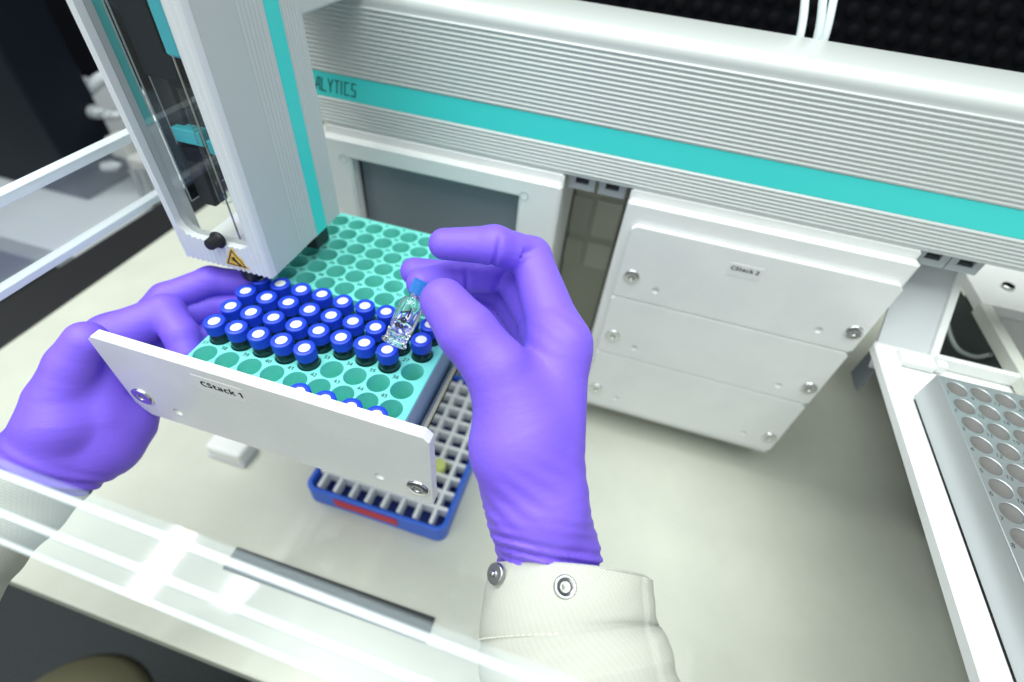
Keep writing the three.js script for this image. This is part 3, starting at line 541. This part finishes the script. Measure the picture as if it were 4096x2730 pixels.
{
  const p = thing('person', 'person in purple nitrile gloves and white lab coat holding the drawer and a vial', 'person', [20, -260, -80]);
  // right hand
  const wA = [9.2, -228.6, -96, 18.8], wB = [8.4, -241, -99, 19.2];
  const pal = [[R4([19.5, -240, -80], 16), wA], [R4([20, -247, -84], 16.5), wB], [R4([18, -243, -70], 16), R4([13, -240, -82], 17)], [wA, R4([-1.4, -203.1, -103], 19)], [R4([-1.4, -203.1, -103], 19), R4([-10.8, -160.2, -157.7], 13.2)], [R4([-3.2, -214.5, -108.2], 19), R4([-14.9, -173, -169.7], 13)], [R4([-4.7, -225.9, -113.6], 18), R4([-18.1, -188.2, -179.5], 12.5)], [wB, R4([-13.1, -225.7, -126.6], 19)], [R4([-13.1, -225.7, -126.6], 19), R4([-22.1, -204.5, -184.9], 11.5)], [R4([-21, -215.2, -140.3], 20), wB], [R4([-15.9, -184, -115.6], 19), wA], [R4([-15.9, -184, -115.6], 19), R4([-18.7, -171.4, -137], 15)]];
  const fin = [
    [R4([-18.2, -175.5, -121.1], 17), R4([-32.8, -157.2, -132.8], 13.4), R4([-48.2, -147, -138.9], 12.2), R4([-62.5, -143.9, -149.4], 10.3)],
    [R4([-10.8, -160.2, -157.7], 13), R4([-36.2, -145.5, -197], 9.8), R4([-51.8, -135.3, -185.5], 9.0), R4([-74.8, -137.9, -180.9], 7.4)],
    [R4([-14.9, -173, -169.7], 12.5), R4([-45.6, -163.6, -202.5], 9.8), R4([-69.4, -163.1, -192.2], 8.8), R4([-85.5, -162, -176.8], 7.8)],
    [R4([-18.1, -188.2, -179.5], 12), R4([-52.1, -183.5, -211], 9.4), R4([-78.3, -177.7, -207.3], 8.4), R4([-99.1, -172.6, -196.5], 7.6)],
    [R4([-22.1, -204.5, -184.9], 11), R4([-51.8, -198.2, -205.9], 8.4), R4([-67, -195.5, -205.5], 7.8), R4([-76, -192.1, -201.4], 7)]];
  const ax = V([-0.2, 0.62, -0.76]).normalize(); // along the forearm towards the hand
  const wrinkle = (x, y, z) => { const q = V([x - 3, y + 229, z + 93]), s = q.dot(ax); const w = Math.exp(-Math.pow((s - 0.5) / 15, 2)); const r = q.dot(RIGHT), f = q.dot(FWD), fine = 0.22 * Math.sin(0.72 * s + 0.55 * r + 1.3 * Math.sin(0.11 * f + 0.07 * r)) * Math.max(0, Math.sin(0.09 * s - 0.06 * r + 0.05 * f)) * Math.min(1, Math.max(0, s / 20)); if (w < 0.02) return fine; const ph = s * 1.25 + 0.12 * r + 0.009 * r * r + 0.10 * f + 0.9 * Math.sin(r * 0.13 + s * 0.06); const am = 0.6 + 0.4 * Math.sin(r * 0.09 + 1.3 * s * 0.2); return fine + w * am * (1.35 * Math.sin(ph) + 0.3 * Math.sin(ph * 0.55 + r * 0.1)); };
  const dirOf = (a, b) => V(b).sub(V(a)).normalize().toArray();
  const crs = [];
  for (const [f, i, dp] of [[1, 1, 0.9], [1, 2, 1.3], [2, 1, 0.9], [2, 2, 1.2], [3, 2, 1.0], [1, 0, 0.8], [2, 0, 0.8]]) { const F = fin[f], c = F[i].slice(0, 3), n = dirOf((F[i - 1] ?? F[i]).slice(0, 3), F[i + 1].slice(0, 3)); crs.push([i ? c : V(c).addScaledVector(V(n), 15).toArray(), n, 1.3, dp, 15]); }
  part('glove', hand({ palm: pal, fingers: fin, warp: wrinkle, creases: crs }), gloveMat, p, 'purple glove on the right hand pinching the clear vial');
  // left hand
  const lp = [[R4([-270, -260, -44], 19), R4([-261.6, -254.5, -69.8], 19.5)], [R4([-265, -269, -48], 18), R4([-257, -262, -74], 19)], [R4([-261, -256.5, -70], 21), R4([-253, -248.5, -96], 20)], [R4([-253, -248.5, -96], 19), R4([-256, -220, -131], 14)], [R4([-253.4, -246, -96], 20), R4([-259.3, -232.8, -135.5], 13)], [R4([-250.5, -261.3, -90], 22), R4([-258.6, -249.1, -133.2], 13)], [R4([-257, -262, -74], 19.5), R4([-250.5, -260.3, -90], 21.5)], [R4([-248.5, -257.6, -105.9], 20), R4([-251.9, -258.5, -123.3], 13)], [R4([-261, -250, -70], 18), R4([-256, -239, -84], 16)], [R4([-256, -239, -84], 16), R4([-254, -236, -110], 12)]];
  const lf = [
    [R4([-254.5, -236, -82], 16), R4([-257.5, -228, -91], 13.6), R4([-253.5, -213.5, -105.5], 11.6), R4([-248, -203.2, -115], 10.4)],
    [R4([-256, -218.5, -129.9], 13.5), R4([-239.5, -213.4, -154.4], 10.2), R4([-225, -219, -146.3], 9.3), R4([-218, -226, -139], 8.6)],
    [R4([-259.3, -232.8, -135.5], 13), R4([-252.9, -218.6, -167.8], 9.8), R4([-235.3, -213.4, -187.1], 8.8), R4([-219, -217.4, -197], 7.8)],
    [R4([-258.6, -245, -133.2], 12.5), R4([-250, -229.5, -161], 9.8), R4([-236, -229.5, -182], 9), R4([-220, -231, -190], 8.4)], [R4([-258, -247, -133], 12.5), R4([-246, -242, -158], 9.4), R4([-232, -244, -168], 8.4), R4([-219, -244, -172], 8)],
    [R4([-251.9, -258.5, -123.3], 12), R4([-242, -260, -137], 8.8), R4([-230, -259, -139.2], 8)]];
  const lax = V([0.1, 0.3, -0.6]).normalize();
  part('glove', hand({ palm: lp, fingers: lf, kPalm: 6, kRoot: 5, warp: (x, y, z) => { const q = V([x + 262, y + 258, z + 62]), s = q.dot(lax), w = Math.exp(-Math.pow(s / 9, 2)); if (w < 0.02) return 0; return w * 1.1 * Math.sin(s * 0.95 + 0.1 * q.x + 0.7 * Math.sin(q.y * 0.15)); } }), gloveMat, p, 'purple glove on the left hand gripping the left end of the drawer');
  // right sleeve
  const C = [[19.6, -235.2, -91.3], [24.1, -240.3, -70.9], [32.2, -242.8, -53.8], [42.6, -246, -35], [70, -255, 5], [115, -268, 70]];
  const gs = (x, m, w) => Math.exp(-(((x - m) / w) ** 2)), step = (x) => Math.min(1, Math.max(0, x));
  const fold = (th, t, l) => 0.010 * Math.sin(3 * th + 1) * step(1 - l / 40) + 0.022 * Math.sin(2 * th + l * 0.10) * step(l / 60) - 0.012 * gs(l, 3.2, 0.5) - 0.02 * gs(l, 24.4, 0.8) + 0.012 * step((l - 24.4) / 1.5)
    + step((l - 26) / 10) * (0.016 * Math.sin(l * 0.33 + 2.6 * Math.cos(th + 0.7)) + 0.012 * Math.sin(l * 0.21 - 3 * th) + 0.006 * Math.sin(l * 0.7 + 5 * Math.sin(th)))
    + 0.028 * step((th - 5.62) / 0.04) * step((6.18 - th) / 0.08) - 0.01 * gs(th, 5.72, 0.02) + 0.004 * Math.sin(l * 0.5 + 7 * th);
  const slv = part('sleeve', [sleeveGeo([[C[0], 36.5, 33.5], [C[1], 37.8, 34.5], [C[2], 39.5, 35], [C[3], 43, 38], [C[4], 50, 44], [C[5], 58, 52]], fold), sleeveGeo([[C[0], 36.5, 33.5], [[19.35, -235, -92.2], 35.8, 32.8], [[19.6, -235.2, -91.3], 34.9, 31.9], [[24, -240, -71], 35.6, 32.4]], () => 0, 120, [0.21, -0.237, 0.949])], cloth, p, 'white twill sleeve on the right forearm');
  const eye = V([0, 0, 0]);
  const snapMetal = S([0.40, 0.41, 0.42], 0.28, { metalness: 1 });
  const snap = (c, n, male) => {
    const k = (l) => l.map(([a, b]) => [a * 0.66, b * 0.66]);
    const s = part('snap_fastener', male ? lathe(k([[0.01, 4.2], [1.5, 4.1], [1.8, 3.2], [1.4, 2.0], [2.2, 1.2], [5.4, 1.2], [6.2, 1.0], [6.6, 0.3], [6.6, -1.6]].reverse()), c, n, 40) : lathe(k([[2.2, 0.2], [2.6, 1.0], [3.1, 0.3], [3.9, 0.5], [5.0, 1.3], [6.0, 1.5], [6.7, 1.0], [6.9, 0.2], [6.9, -1.6]].reverse()), c, n, 48), snapMetal, slv);
    if (!male) part('recess', aim(new THREE.TorusGeometry(2.35, 0.42, 8, 32).rotateX(Math.PI / 2), V(c).addScaledVector(V(n), 0.28).toArray(), n), M.dark, s);
    if (!male) part('cloth_disc', lathe(k([[2.3, 0.25], [0.01, 0.35]]), c, n, 24), cloth, s);
  };
  snap([16.8, -204.9, -74.7], [0.04, 0.97, 0.233], false); snap([-11.4, -217.6, -75.4], [-0.60, 0.68, 0.42], true);
  part('stitch_line', Array.from({ length: 46 }, (_, i) => { const th = Math.PI + i / 46 * Math.PI, c = V(C[1]), axis = V([0.313, -0.189, 0.93]).normalize(), w = FWD.clone().addScaledVector(axis, -FWD.dot(axis)).normalize(), u = new THREE.Vector3().crossVectors(axis, w).normalize(); if (u.dot(RIGHT) < 0) u.negate(); const P = (t) => c.clone().addScaledVector(axis, 3.2).addScaledVector(u, 38.3 * Math.cos(t)).addScaledVector(w, 34.4 * Math.sin(t)).toArray(); return rod(P(th), P(th + 0.045), 0.3, 0.3, 6); }), S([0.78, 0.76, 0.66], 0.9), slv).userData.kind = 'stuff';
  // left sleeve
  const L = [[-268, -258, -66], [-274, -266, -46], [-281, -272, -20], [-290, -282, 20], [-300, -296, 70]];
  part('sleeve', [sleeveGeo([[L[0], 30, 33], [L[1], 31.5, 34], [L[2], 34, 37], [L[3], 40, 43], [L[4], 48, 50]], (th, t, l) => 0.03 * Math.sin(3 * th + l * 0.1) + 0.02 * Math.sin(l * 0.3 + 2 * Math.cos(th)))], cloth, p, 'white twill sleeve on the left forearm behind the clear guard');
}
renderer.render(scene, camera);
